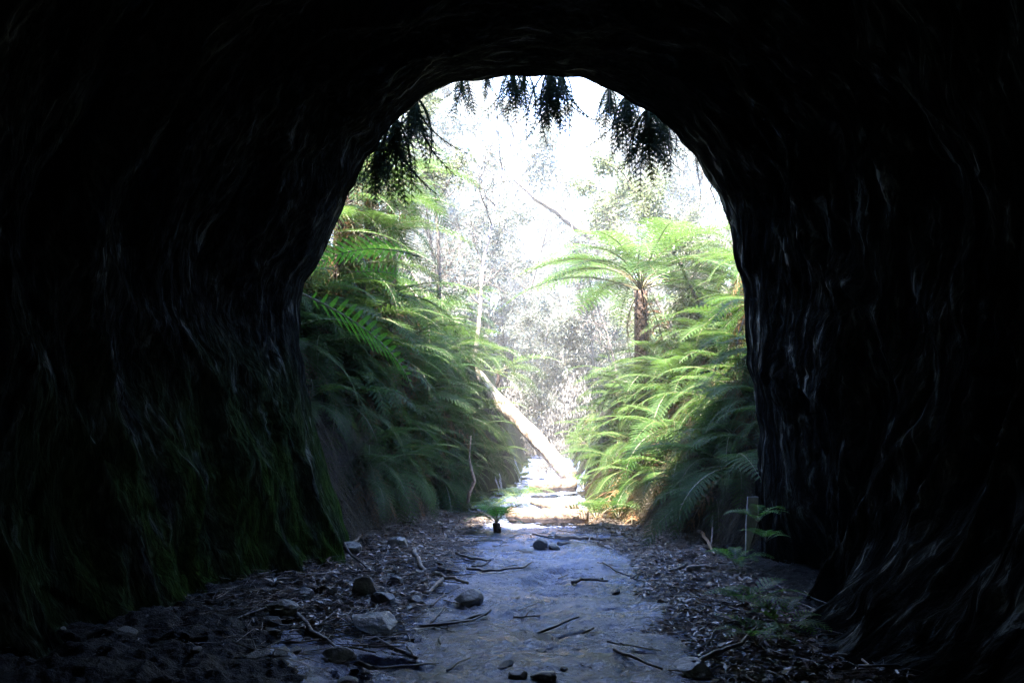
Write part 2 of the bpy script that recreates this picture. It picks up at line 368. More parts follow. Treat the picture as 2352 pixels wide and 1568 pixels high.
def water_mat():
    m, t, b, out = mat('puddle_water'); b.inputs['Base Color'].default_value = (.012, .014, .016, 1); b.inputs['Roughness'].default_value = .12
    n1 = noise(t, 38, 6, ocoord(t), .7); bump(t, b, n1, 1.0, .02); return m
M_WATER = water_mat()
for (x0, x1, y0, y1, q) in ((-1.35, .45, 5.2, 6.2, 17), (-1.3, 1.6, 4.4, 5.0, 24), (.9, 1.7, 5.0, 6.2, 14)):
    xs = np.linspace(x0, x1, 60); ys = np.linspace(y0, y1, 60); A_, B_ = np.meshgrid(xs, ys); zz = float(np.percentile(H(A_, B_), q))
    a = np.linspace(0, 2 * np.pi, 48, endpoint=False); rx = (x1 - x0) / 2 * (1 + .2 * pn(np.cos(a) * 1.5, np.sin(a) * 1.5, x0)); ry = (y1 - y0) / 2 * (1 + .2 * pn(np.cos(a) * 1.5, np.sin(a) * 1.5, y0))
    V = [((x0 + x1) / 2 + rx[i] * math.cos(a[i]), (y0 + y1) / 2 + ry[i] * math.sin(a[i]), zz) for i in range(48)]
    link('puddle', mesh('puddle', V, [tuple(range(48))], M_WATER), kind='structure')

# ---------------------------------------------------------------- fern fronds
def frond(name, L, a0, a1, W, nP=24, nQ=13, stalk=.14, droop=.25, seed=0, m=M_FERN, ragged=0.0, pexp=1.2, fw=.45, rr=.011, stem=None):
    nP = int(nP * .76); nQ = int(nQ * 1.3); rg = random.Random(seed); V = []; Fq = []
    NS = 60; pos = [np.array([0., 0, 0])]; tan = []
    for i in range(NS):
        a = a0 + (a1 - a0) * ((i + .5) / NS) ** pexp
        t = np.array([math.cos(R(a)), .06 * math.sin(seed + i * .08), math.sin(R(a))]); t /= np.linalg.norm(t); tan.append(t)
        pos.append(pos[-1] + t * L / NS)
    tan.append(tan[-1]); pos = np.array(pos); tan = np.array(tan)
    def at(u):
        f = u * NS; i = min(int(f), NS - 1); return pos[i] + (pos[i + 1] - pos[i]) * (f - i), tan[i]
    for k in range(nP):
        u = (k + .5) / nP; s = stalk + (1 - stalk) * u ** .92
        p, T = at(min(s, .995)); Y_ = np.array([0, 1., 0]); Nz = np.cross(T, Y_); Nz = Nz if Nz[2] > 0 else -Nz
        l0 = W * (min(1, u * 3.2 + .35)) * (1 - u ** 2.4) ** .75 * (1 if u < .97 else .6)
        for sd_ in (-1, 1):
            if rg.random() < ragged * .35: continue
            l = l0 * rg.uniform(.88, 1.06) * (1 - ragged * rg.uniform(0, .6))
            d = Y_ * sd_ * math.cos(fw + .3 * u) + T * math.sin(fw + .3 * u) + Nz * (.10 + rg.uniform(-.03, .03))
            d /= np.linalg.norm(d); q = p.copy(); n = max(5, int(nQ * (.45 + .55 * l / W)))
            step = l / n; dr = droop * rg.uniform(.85, 1.15) + ragged * rg.uniform(0, 1.5)
            for j in range(n):
                v = (j + .5) / n
                d2 = d + np.array([0, 0, -1.]) * dr * v * v * 1.3; d2 /= np.linalg.norm(d2)
                q2 = q + d2 * step
                e = T - d2 * T.dot(d2); ne = np.linalg.norm(e)
                e = e / ne if ne > 1e-3 else Nz
                pl = .105 * l0 * (1 - v ** 1.6) ** .7 + .006; wv = step * .50
                for s2 in (-1, 1):
                    if ragged and rg.random() < ragged * .3: continue
                    ee = e * s2 + d2 * .45 + Nz * rg.uniform(-.05, .05) + np.array([0, 0, -1]) * (.06 + ragged * rg.uniform(0, 1)); ee /= np.linalg.norm(ee)
                    b = len(V); mid = q + ee * pl * .42
                    V += [q, mid + d2 * wv, q + ee * pl, mid - d2 * wv]; Fq.append((b, b + 1, b + 2, b + 3))
                q = q2
            b = len(V); nn = Nz * .0015 + T * .002
            V += [p - T * .004, p + T * .004, q + T * .0005, q - T * .0005]; Fq.append((b, b + 1, b + 2, b + 3))
    nf = len(Fq); mb = MB(); mb.V = [Vector(v) for v in V]; mb.F = Fq
    ii = list(range(0, NS + 1, 5))
    mb.tube([Vector(pos[i]) for i in ii], [rr * (1 - .85 * i / NS) for i in ii], 5)
    return mesh(name, mb.V, mb.F, [m, stem or M_STEM], False, mi=[0] * nf + [1] * (len(mb.F) - nf))
FR = {}
FR['arch'] = [frond('frond', 2.0, 58, -38, .42, 26, 14, .16, .28, k) for k in range(3)]
FR['umbrella'] = [frond('frond', 2.15, 64, -42, .46, 30, 15, .2, .35, 80 + k, pexp=.6) for k in range(3)]
FR['wide'] = [frond('frond', 1.9, 28, -42, .44, 26, 14, .12, .30, 10 + k) for k in range(3)]
FR['droop'] = [frond('frond', 1.7, 8, -78, .38, 25, 14, .10, .32, 20 + k) for k in range(3)]
FR['wide'] += [frond('frond', 1.8, 24, -55, .40, 25, 13, .14, .5, 90 + k, ragged=.35 + .15 * k) for k in range(2)]
FR['droop'] += [frond('frond', 1.6, 2, -84, .36, 24, 13, .10, .5, 95 + k, ragged=.35 + .15 * k) for k in range(2)]
FR['fresh'] = [frond('frond', 1.5, 25, -45, .36, 22, 13, .06, .12, 30 + k, M_FRESHLIT) for k in range(2)]
FR['freshd'] = [frond('frond', 1.7, -12, -58, .30, 24, 12, .05, .15, 33 + k, M_FRESHLIT) for k in range(2)]
FR['hang'] = [frond('frond', .8, -10, -92, .13, 18, 7, .06, .18, 40 + k, M_SHADEF, .2, .42, stem=M_SHADEF) for k in range(3)]
FR['dead'] = [frond('dead_frond', 1.5, -15, -95, .30, 20, 9, .12, .9, 50 + k, M_DEAD, .55, .6) for k in range(3)]
FR['small'] = [frond('frond', .6, 50, -30, .16, 15, 8, .22, .2, 60 + k, M_FRESHLIT, rr=.005) for k in range(2)]
FR['low'] = [frond('frond', .95, 55, -35, .20, 18, 9, .15, .25, 70 + k, rr=.007) for k in range(2)]
rnd = random.Random(11)
def put_frond(root, kind, az, tilt=0, s=1.0, roll=0):
    m = rnd.choice(FR[kind]); nm = 'dead_frond' if kind == 'dead' else 'frond'
    o = link(nm, m, parent=root, scale=s * rnd.uniform(.92, 1.08))
    o.rotation_euler = (Matrix.Rotation(R(az), 3, 'Z') @ Matrix.Rotation(R(-tilt), 3, 'Y') @ Matrix.Rotation(R(roll), 3, 'X')).to_euler()
    return o
def fern(name, loc, label, cat, spec, s=1.0, az0=0, span=360, trunk=0.0, tr=.1, group=None):
    """spec: list of (kind, number, tilt); azimuths spread over span around az0"""
    root = link(name, None, label=label, cat=cat, group=group, loc=loc); root.empty_display_size = .2
    for kind, n, tilt in spec:
        off = rnd.uniform(0, span / max(n, 1))
        for i in range(n):
            az = az0 - span / 2 + off + (i + .0) * span / n + rnd.uniform(-12, 12)
            put_frond(root, kind, az, tilt + rnd.uniform(-9, 9), s * rnd.uniform(.82, 1.1), rnd.uniform(-14, 14))
    if trunk > 0:
        mb = MB(); n = 16; pts = [Vector((.05 * math.sin(i * .4 + loc[0]) * i / n, .03 * math.cos(i * .5) * i / n, -trunk * i / n)) for i in range(n + 1)]
        mb.tube(pts, [tr * (1 + .12 * i / n) for i in range(n + 1)], 14, lump=.08, seed=int(abs(loc[0]) * 100))
        if tr > .08:  # old leaf bases standing out all round
            rr = random.Random(5)
            for i in range(int(trunk * 90)):
                a = i * 2.4; zz = -trunk * (i / (trunk * 90)); rad = tr * 1.0
                p = Vector((math.cos(a) * rad, math.sin(a) * rad, zz)); d = Vector((math.cos(a) * .5, math.sin(a) * .5, 1)).normalized()
                mb.tube([p - d * .03, p + d * rr.uniform(.02, .05)], [.016, .006], 4)
        link('trunk', mb.mesh('trunk', M_TRUNK), parent=root)
    return root

# --- the ferns that stand out
fern('tree_fern', P(1472, 668, 15), 'tall tree fern with a dark scaly trunk and broad umbrella crown on the right bank', 'tree fern',
     [('umbrella', 17, 0), ('umbrella', 8, 14), ('wide', 5, -5), ('dead', 3, -20)], 1.28, 0, 360, 2.9, .115)
# bright near fronds at the left edge of the mouth
def single(name, px, py, Y, kind, az, tilt, s, label, roll=0, z=None):
    p = P(px, py, Y); r = link(name, None, label=label, cat='fern', loc=p); put_frond(r, kind, az, tilt, s, roll); return r
r = single('fern', 965, 590, 8.95, 'fresh', 176, -2, .82, 'bright green frond arching level out towards the left rim of the mouth', 25)
r = single('fern', 800, 625, 8.9, 'freshd', -8, 12, .62, 'bright green frond sloping down to the right just under the level bright frond', -35)
r = single('fern', 688, 672, 8.7, 'freshd', -4, -12, 1.12, 'long bright green frond reaching down from the left rim of the mouth over dark wall', -40)
r = single('fern', 915, 830, 8.95, 'droop', -15, -25, .75, 'grey green frond hanging straight down with shiny pinnae in left fern mass', 0)
# fern masses: (px, py, Y, scale, az0, span, trunk, spec)
GL1 = 'tree fern in the shaded green mass on the steep left bank beside the mouth'
GL2 = 'sunlit fern low on the left bank behind the dark fern mass'
GR1 = 'shaded fern with drooping fronds on the right bank beside the mouth'
GR2 = 'sunlit fern in the pale green mass on the right bank beneath the tall tree fern'
DN = [('wide', 6, 4), ('droop', 6, 0), ('dead', 7, -8)]
DN2 = [('arch', 3, 0), ('wide', 5, 0), ('droop', 5, 0), ('dead', 2, 0)]
left1 = [(700, 560, 10.5, .8), (780, 480, 11, .85), (700, 690, 10, .75), (780, 620, 10.8, .85), (830, 560, 11.5, .9), (740, 800, 10, .7), (820, 740, 10.8, .8),
         (890, 680, 12, .9), (870, 820, 11.2, .75), (930, 780, 12.4, .85), (800, 880, 10.4, .65), (800, 400, 11.5, .8), (860, 500, 12.6, .85), (850, 340, 12.5, .8), (900, 420, 13.5, .85)]
lb_left1 = ['fern with fronds poking out beside the left rim just above the level bright frond', 'fern high at the left rim under the dense black hanging clump', 'shaded fern at the left rim behind the sloping bright frond', 'deep green fern in the middle of the left mass right of the level bright frond', 'green fern with fronds reaching to the bright gap below the thin sapling', 'darkest fern low at the left rim beside the long bright frond', 'large shaded fern in the heart of the left mass', 'fern whose fronds droop over the right edge of the left mass', 'shaded fern above the start of the leaning log', 'green fern with fronds nearest the upper end of the leaning log', 'lowest shaded fern of the left mass over the dark cut bank', 'fern touching the lowest dark hanging clump on the left rim', 'bright green fern under the sapling high on the left bank', 'topmost fern on the left bank seen through the hanging clumps', 'sunny fern crown highest on the left bank towards the gap']
for (a, b_, Y, s), lb in zip(left1, lb_left1):
    p = P(a, b_, Y); fern('tree_fern', p, lb, 'tree fern', DN, s, -25, 230, max(.5, p.z - float(H(p.x, p.y))), .07, 'shaded ferns on the left bank')
left2 = [(970, 900, 13, .65), (920, 930, 12.2, .65), (990, 840, 14.5, .8), (1020, 960, 14.0, .6), (940, 1010, 12.4, .5), (1050, 1020, 15, .55), (1030, 860, 17, .85), (990, 740, 16, .85), (1090, 950, 19, .8), (1110, 1040, 17, .5)]
lb_left2 = ['sunlit fern where the leaning log emerges from the left mass', 'golden green fern over the dark hollow of the left bank', 'bright fern frond tuft above the middle of the leaning log', 'fern hanging beneath the leaning log on the left', 'low fern over the pale twisted root', 'small fern under the lower half of the leaning log', 'white lit fern fronds beyond the leaning log', 'pale fern crown behind the right edge of the left mass', 'fern beyond the leaning log close to the gully floor', 'tiny fern beside the foot of the leaning log']
for (a, b_, Y, s), lb in zip(left2, lb_left2):
    p = P(a, b_, Y); fern('fern', p, lb, 'fern', DN2, s, -25, 250, max(.3, min(1.2, p.z - float(H(p.x, p.y)))), .05, 'sunlit ferns on the left bank')
right1 = [(1560, 1080, 11.3, .8), (1620, 1110, 10.4, .6), (1690, 1120, 9.6, .5), (1540, 1000, 12.4, .85), (1740, 700, 10.5, .65), (1740, 800, 10.2, .65), (1700, 880, 10.8, .75), (1740, 920, 9.8, .6), (1660, 930, 11.2, .8), (1700, 1010, 10.3, .6), (1630, 1010, 11.5, .7), (1740, 600, 12, .7)]
lb_right1 = ['dark fern whose fronds droop over the red litter on the right', 'shaded fern low on the right bank left of the grey plank', 'small shaded fern just above the grey plank on the right', 'dark fern halfway between the red litter and the right rim', 'green fern high against the right rim of the mouth', 'fern against the right rim with glinting dry fronds', 'broad dark fern in the middle of the right bank shade', 'small dark fern against the right rim at mid height', 'wide green fern reaching left from the shaded right bank', 'dark fern under the broad one near the right rim', 'shaded fern pointing down left towards the path', 'fern highest on the right rim beside the sunlit tree fern crown']
for (a, b_, Y, s), lb in zip(right1, lb_right1):
    p = P(a, b_, Y); fern('fern', p, lb, 'fern', [('wide', 3, 2), ('droop', 4, 0), ('dead', 8, -5)], s, 200, 200, max(.3, min(1.2, p.z - float(H(p.x, p.y)))), .05, 'shaded ferns on the right bank')
right2 = [(1510, 850, 14.1, .75), (1440, 905, 14.6, .7), (1700, 590, 15, .8), (1740, 660, 13.5, .75), (1680, 680, 16.5, .8), (1700, 770, 13, .75), (1650, 800, 13.8, .8), (1590, 850, 15, .8), (1600, 900, 13, .75), (1560, 920, 16, .8),
          (1560, 960, 13.8, .75), (1490, 960, 17, .75), (1500, 1020, 14.5, .65), (1440, 1030, 17, .6), (1460, 1050, 14.6, .5), (1620, 740, 18, .9), (1400, 1060, 15.8, .45), (1520, 860, 21, .85), (1450, 900, 24, .8), (1540, 1040, 12.8, .5)]
for (a, b_, Y, s) in right2:
    p = P(a, b_, Y); fern('fern', p, GR2, 'fern', DN2, s, 200, 260, max(.3, min(1.4, p.z - float(H(p.x, p.y)))), .05, 'sunlit ferns on the right bank')
for (a, b_, Y, s, lb) in [(1430, 1125, 12.3, .62, 'red brown dead fern heap at the sunny foot of the right bank'), (1455, 1170, 11.6, .6, 'rusty dead fronds spilling to the litter left of the dark drooping fern'), (1375, 1185, 12.3, .45, 'withered orange fern over the right end of the banded log'), (1500, 1195, 10.9, .6, 'brown withered fern at the edge of the shade on the right')]:
    fern('dead_fern', P(a, b_, Y), lb, 'fern', [('dead', 9, 0), ('dead', 6, 35), ('droop', 1, 0)], s, 200, 340)
# ferns along the gully beyond the log
for i in range(22):
    y = rnd.uniform(19, 40); sd_ = rnd.choice((-1, 1)); x = float(cx(y)) + sd_ * (float(hw(y)) + rnd.uniform(.3, 6)); zz = float(H(x, y))
    fern('fern', (x, y, zz + .5), 'distant pale fern beside the gully floor beyond the leaning log', 'fern', [('wide', 5, 5), ('droop', 4, 0)], rnd.uniform(.8, 1.2), 0, 360, .5, .05, 'distant ferns up the gully')

# ferns covering the bank faces
LE = ([250, 450, 600, 700, 850, 950, 1050, 1200], [990, 1000, 1050, 1090, 1130, 1180, 1220, 1160])
RE = ([400, 560, 700, 800, 900, 1000, 1100, 1250], [1700, 1600, 1520, 1330, 1330, 1300, 1320, 1420])
def proj(x, y, z):
    v = Vector((x, y, z - CAMZ)); s_, c_ = math.sin(PITCH), math.cos(PITCH); f = v.y * c_ + v.z * s_
    return 1176 + F * v.x / f, 784 - F * (v.z * c_ - v.y * s_) / f
for side, nf, lb, grp in ((-1, 115, 'small fern growing on the steep dark face of the left bank under the tree ferns', 'small ferns on the face of the left bank'), (1, 85, 'small fern growing on the steep face of the right bank under the drooping ferns', 'small ferns on the face of the right bank')):
    c = 0; tries = 0
    while c < nf and tries < 3000:
        tries += 1; y = rnd.uniform(8.9, 16) if rnd.random() < .75 else rnd.uniform(15, 26); d = .1 + 2.4 * rnd.random() ** 2; x = float(cx(y)) + side * (float(hw(y)) + d); z_ = float(H(x, y))
        if z_ < .35: continue
        u, v = proj(x, y, z_ + .2)
        if side > 0 and v > 1020 and u < 1720 and rnd.random() < .85: continue
        if side < 0 and v > 960 and u < 960 and rnd.random() < .6: continue
        s_ = rnd.uniform(.45, .75); rr_ = s_ * 1.15 * F / y
        if side < 0 and u + rr_ > np.interp(v, *LE) + 15: continue
        if side > 0 and u - rr_ < np.interp(v, *RE) - 15: continue
        if u < 560 or u > 1900: continue
        fern('fern', (x, y, z_ + .12), lb, 'fern', [('wide', 3, 8), ('droop', 5, -6)] + ([('dead', 5, 5)] if rnd.random() < .75 else []), s_, 0 if side < 0 else 180, 250, 0, 0, grp); c += 1
# hanging ferns round the crown of the mouth
hang = [(1062, 182, 8.75, .62, 3, 'short leafy fern tuft hanging from the top of the mouth at left'), (1120, 178, 8.8, .45, 2, 'small fern tips hanging beside the leafy tuft at the top of the mouth'),
        (1178, 172, 8.65, .75, 4, 'dark ragged fern clump hanging from the middle top of the mouth'), (1205, 172, 8.7, .7, 3, 'thin dark fern hanging between the two thick clumps at the top of the mouth'),
        (1262, 172, 8.6, .98, 6, 'thickest dark fern clump hanging from the top centre of the mouth'), (1290, 174, 8.75, .75, 3, 'dark fern edge fronds hanging on the right of the thickest top clump'),
        (1400, 215, 8.75, .68, 4, 'feathery dark fern hanging alone from the top right curve of the mouth'), (1440, 232, 8.65, .9, 5, 'dark fern clump hanging beside the longest one at top right'),
        (1490, 262, 8.6, 1.05, 7, 'longest and densest dark fern clump hanging from the upper right rim'), (1525, 285, 8.7, .6, 3, 'short dark fern on the upper right rim under the dense clump'),
        (955, 236, 8.65, 1.05, 5, 'long dark narrow fern clump hanging from the upper left rim'), (905, 285, 8.6, 1.1, 6, 'dense black fern clump hanging from the left rim above the ferns'), (870, 340, 8.7, .9, 4, 'dark fern clump lowest on the left rim of the mouth')]
for (a, b_, Y, s, n, lb) in hang:
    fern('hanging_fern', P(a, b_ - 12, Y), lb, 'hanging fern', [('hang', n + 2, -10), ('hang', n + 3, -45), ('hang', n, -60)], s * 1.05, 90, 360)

for i in range(16):
    k = rnd.randint(18, 40); a, b_ = mouth_px[k]; a2, b2 = mouth_px[k + 1]; t = rnd.random()
    fern('hanging_fern', P(a + (a2 - a) * t, b_ + (b2 - b_) * t - 10, rnd.uniform(8.6, 8.9)), 'tiny dark fern sprig hanging from the rim of the mouth among the big clumps', 'hanging fern', [('hang', 3, -30)], rnd.uniform(.25, .5), 90, 360, group='tiny fern sprigs along the rim')
for i, (k, L_) in enumerate([(20, .5), (22, .35), (27, .3), (30, .55), (33, .6), (35, .35), (37, .7), (38, .5), (40, .6), (42, .3)]):
    p = P(mouth_px[k][0], mouth_px[k][1] - 8, 8.6); rr = random.Random(i); pts = [p]
    for j in range(6): pts.append(pts[-1] + Vector((rr.gauss(0, .02), rr.gauss(0, .02), -L_ / 6)))
    mb = MB(); mb.tube(pts, [.006 * (1 - .6 * j / 6) for j in range(7)], 5); link('hanging_root', mb.mesh('hanging_root', M_DARKWOOD), label='thin dark root dangling from the rim of the tunnel mouth', cat='root', group='thin roots along the rim')
# ---------------------------------------------------------------- small ferns inside on the right
for (a, b_, z0, s, lb) in [(1690, 1300, .12, .8, 'small bright fern on the litter at the right foot of the wall'), (1740, 1200, .55, .7, 'small fern with shining tips growing on the right wall beside the pale plank'),
                      (1760, 1245, .35, .6, 'small fern with a white glinting frond low on the right wall'), (1720, 1400, .15, .9, 'dark low fern leaning over the wet litter at right'),
                      (1740, 1480, .10, .75, 'green fern tuft at the bottom right on the sloping rock'), (1800, 1450, .35, .6, 'topmost green fern tuft on the sloping rock at bottom right')]:
    p = Gd(a, b_, z0); fern('small_fern', p, lb, 'fern', [('small', 8, 4)], s * .8, 180, 360)
p = Gd(1140, 1225, .0); p.z = float(H(p.x, p.y))
st = fern('stump_fern', p + Vector((0, 0, .12)), 'little fern sprouting from a dark stump at the left edge of the path', 'fern', [('small', 12, 14), ('small', 9, -12), ('low', 5, -5)], .8, 0, 360, .32, .05)
p = Gd(1190, 1120, .3)
for (a, b_, s, lb) in [(1190, 1150, .8, 'low green fern overhanging the path at left beside the banded log'), (1130, 1165, .7, 'low green fern at the foot of the left bank behind the stump'), (1080, 1160, .6, 'low fern beside the pale twisted root on the left'),
                       (1370, 1190, .8, 'low yellow green fern on the right end of the banded log'), (1420, 1185, .9, 'grey blue fern frond hanging low on the right over red litter'), (1340, 1130, .8, 'low golden fern where the leaning log meets the ground')]:
    p = Gd(a, b_ + 15); p.z = float(H(p.x, p.y)) + .05; fern('low_fern', p, lb, 'fern', [('low', 9, 0)], s, 0, 360)

# ---------------------------------------------------------------- logs
def log(name, pts, rad, label, m=M_LOG, n=18, lump=.05, seed=0, cat='log'):
    pts = [Vector(p) for p in pts]; dense = []; rs = []
    for i in range(len(pts) - 1):
        for k in range(8):
            t = k / 8; dense.append(pts[i].lerp(pts[i + 1], t)); rs.append(rad[i] * (1 - t) + rad[i + 1] * t)
    dense.append(pts[-1]); rs.append(rad[-1]); rr = random.Random(seed)
    rs = [r * (1 + .07 * math.sin(i * 1.1 + seed) + rr.uniform(-.04, .04)) for i, r in enumerate(rs)]
    mb = MB(); mb.tube(dense, rs, n, lump=lump, seed=seed); return link(name, mb.mesh(name, m), label=label, cat=cat)
def onfloor(px, py, dz=0): 
    p = Gd(px, py); p.z = float(H(p.x, p.y)) + dz; return p
big_log = log('fallen_log', [P(1315, 1100, 17), P(1215, 990, 17.3), P(1130, 905, 17.8), P(1040, 800, 18.6), P(930, 660, 19.6)], [.165, .16, .15, .13, .10], 'thick pale tree trunk leaning diagonally down the left bank to the gully floor', lump=.04)
log('fallen_log', [onfloor(1172, 1198, .10), onfloor(1235, 1205, .11), onfloor(1290, 1207, .12), onfloor(1350, 1209, .12)], [.095, .10, .095, .10], 'pale log lying across the path crossed by dark shadow bands, nearest of the three', M_DLOG, seed=2)
log('fallen_log', [onfloor(1222, 1180, .20), onfloor(1260, 1190, .18), onfloor(1320, 1202, .18)], [.04, .075, .085], 'slim pointed pale log slanting just behind the banded log on the path', M_DLOG, seed=3)
log('fallen_log', [onfloor(1215, 1150, .2), onfloor(1255, 1150, .2), onfloor(1320, 1148, .2)], [.12, .115, .12], 'pale log lying level across the path, farthest from the tunnel', M_DLOG, seed=4)
log('hanging_branch', [P(1175, 405, 26), P(1230, 455, 26), P(1280, 485, 26), P(1330, 525, 26), P(1362, 545, 26)], [.05, .09, .13, .15, .12], 'broken pale tree limb slanting across the bright gap between the trees', M_STICK, seed=5, cat='branch')
log('curly_root', [onfloor(1072, 1168), P(1078, 1130, 12.3), P(1090, 1105, 12.3), P(1082, 1075, 12.3), P(1078, 1050, 12.3), P(1082, 1000, 12.3)], [.03, .026, .024, .02, .012, .008], 'pale twisted root hanging down the left bank to the dirt', M_STICK, n=8, seed=6, cat='root')
# timber stake
mb = MB()
A = P(1729, 1140, 8.1); B = P(1726, 1200, 8.05); Cc = P(1714, 1275, 8.0)
w_ = .05
for (p, w) in ((A, .050), (B, .052), (Cc, .008)):
    for (sx, sy) in ((-1, -.25), (1, -.25), (1, .25), (-1, .25)): mb.V.append(p + Vector((sx * w, sy * .06, 0)))
mb.F = [(0, 1, 5, 4), (1, 2, 6, 5), (2, 3, 7, 6), (3, 0, 4, 7), (4, 5, 9, 8), (5, 6, 10, 9), (6, 7, 11, 10), (7, 4, 8, 11), (3, 2, 1, 0), (8, 9, 10, 11)]
M_PLANK = bark_mat('grey_timber', (.22, .21, .20), (.38, .37, .35), (20, 20, 2), .6)
link('timber_stake', mb.mesh('timber_stake', M_PLANK, False), label='grey pointed timber plank standing against the right wall of the tunnel mouth', cat='plank')

# ---------------------------------------------------------------- rocks
def rock(px, py, wpx, hpx, label, seed, flat=1.0, sink=.25):
    p = onfloor(px, py); dist = p.y; w = wpx / F * dist / 2; h = hpx / F * dist
    me = bpy.data.meshes.new('rock'); import bmesh
    bm = bmesh.new(); bmesh.ops.create_icosphere(bm, subdivisions=4, radius=1.0)
    co_ = np.array([v.co[:] for v in bm.verts]); rg = np.random.RandomState(seed)
    for _ in range(11):                                   # chip flat facets off
        n = rg.normal(size=3); n /= np.linalg.norm(n); d = rg.uniform(.55, .82); dt = co_ @ n
        co_ = co_ - n * np.clip(dt - d, 0, None)[:, None] * .95
    co_ *= (1 + .05 * fbm(co_[:, 0] * 2.5 + seed, co_[:, 1] * 2.5, co_[:, 2] * 2.5, 3))[:, None]
    co_ *= np.array([w * 1.15, w * rg.uniform(.7, 1.0), h * .66])
    for v, c in zip(bm.verts, co_): v.co = c
    bm.to_mesh(me); bm.free(); me.materials.append(M_STONE)
    me.polygons.foreach_set('use_smooth', np.zeros(len(me.polygons), dtype=bool))
    return link('rock', me, label=label, cat='rock', loc=p + Vector((0, w * .4, h * .34)), rot=(0, 0, rg.uniform(-.5, .5)))
rocks = [(1241, 1262, 36, 26, 'blocky dark rock sitting in the middle of the path'), (1273, 1262, 30, 15, 'low rounded rock touching the blocky rock on the path'), (1213, 1268, 34, 9, 'flat pale rock just in front of the blocky rock on the path'),
    (1072, 1388, 66, 36, 'smooth grey slab rock at the left edge of the path'), (858, 1475, 118, 56, 'largest flat topped rock at lower left with a pale top and mossy side'), (836, 1392, 56, 62, 'tall dark rock at left above the largest flat rock'),
    (878, 1408, 50, 34, 'pointed dark rock between the tall dark rock and the grey slab'), (955, 1392, 40, 26, 'small greenish rock among the sticks left of the grey slab'), (905, 1350, 34, 24, 'small rock under sticks above the greenish one'), (912, 1285, 44, 34, 'dark rock in the leaf litter on the left shoulder'),
    (1185, 1562, 46, 22, 'small dark rock at the very bottom edge of the path'), (1252, 1560, 56, 24, 'rounded blue grey rock at the bottom centre'), (1598, 1545, 84, 34, 'low dark rock at lower right in the wet litter'), (775, 1545, 70, 32, 'low rock at the bottom left in wet mud'),
    (800, 1310, 50, 30, 'dark rock at the foot of the mossy buttress'), (690, 1420, 60, 30, 'half buried dark rock in the left debris'), (640, 1480, 70, 34, 'half buried rock farthest left in the debris')]
for i, (a, b_, w, h, lb) in enumerate(rocks): rock(a, b_, w, h, lb, 100 + i)

rub = []
for k in range(5):
    import bmesh
    me = bpy.data.meshes.new('stone'); bm = bmesh.new(); bmesh.ops.create_icosphere(bm, subdivisions=3, radius=1.0)
    co_ = np.array([v.co[:] for v in bm.verts]); rg = np.random.RandomState(300 + k)
    for _ in range(10):
        n = rg.normal(size=3); n /= np.linalg.norm(n); d = rg.uniform(.5, .8); co_ = co_ - n * np.clip(co_ @ n - d, 0, None)[:, None]
    for v, c in zip(bm.verts, co_ * [1, .8, .5]): v.co = c
    bm.to_mesh(me); bm.free(); me.materials.append(M_STONE); rub.append(me)
for i in range(98):
    x = rnd.uniform(-2.7, -.6) if i < 90 else rnd.uniform(-.6, 1.6); y = rnd.uniform(4.6, 8.2); q = math.exp(rnd.uniform(-3.9, -2.5))
    lf = i < 90
    link('stone', rnd.choice(rub), label='small broken stone half sunk in the dark mud on the left of the floor' if lf else 'small loose stone lying on the wet path', cat='stone', group='broken stones on the left of the floor' if lf else 'small stones on the path',
         loc=(x, y, float(H(x, y)) + q * .15), rot=(rnd.uniform(-.4, .4), rnd.uniform(-.4, .4), rnd.uniform(0, 6)), scale=q)
# ---------------------------------------------------------------- sticks
def stick(pxs, r, label, m=M_STICK, lift=.02, group=None, fork=None):
    pts = [onfloor(a, b_, lift) for a, b_ in pxs]; root_pts = []
    for i in range(len(pts) - 1):
        for k in range(4): root_pts.append(pts[i].lerp(pts[i + 1], k / 4))
    root_pts.append(pts[-1])
    rr = random.Random(len(pxs) * 7 + int(pxs[0][0])); root_pts = [p + Vector((rr.uniform(-1, 1), rr.uniform(-1, 1), rr.uniform(0, 1))) * r * .8 for p in root_pts]
    n = len(root_pts); mb = MB(); mb.tube(root_pts, [r * (1 - .55 * i / n) for i in range(n)], 7, lump=.12, seed=3)
    if fork:
        q = [onfloor(a, b_, lift) for a, b_ in fork]; mb.tube(q, [r * .8 * (1 - .5 * i / len(q)) for i in range(len(q))], 7, lump=.1)
    return link('stick', mb.mesh('stick', m), label=label, cat='stick', group=group)
stick([(945, 1290), (955, 1308), (985, 1322), (1000, 1335), (1022, 1342), (1050, 1352), (1072, 1360)], .026, 'pale forked branch lying curved beside the grey slab rock', fork=[(1022, 1340), (1005, 1355), (985, 1370), (972, 1380)], lift=.05)
stick([(1070, 1316), (1110, 1317), (1160, 1314), (1200, 1308), (1222, 1300)], .016, 'long straight stick lying across the left half of the path', M_STICKD)
stick([(1050, 1288), (1085, 1295), (1130, 1302)], .018, 'dark thick stick just above the long straight one on the path', M_STICKD)
stick([(1085, 1312), (1105, 1306), (1128, 1301)], .014, 'short dark stick crossing the two dark path sticks', M_STICKD)
stick([(808, 1296), (830, 1282), (870, 1274), (905, 1285)], .014, 'thin pale bent stick arched on the left litter')
stick([(880, 1200), (920, 1212), (950, 1222), (990, 1222)], .02, 'dark stick at the foot of the left bank above the litter', M_STICKD)
stick([(900, 1415), (950, 1405), (990, 1390), (1020, 1375)], .012, 'thin pale branching stick left of the grey slab rock', fork=[(990, 1390), (1000, 1372), (1012, 1362)])
stick([(1270, 1238), (1320, 1242), (1370, 1243), (1405, 1246)], .03, 'long brown branch lying level at the right edge of the path', lift=.04)
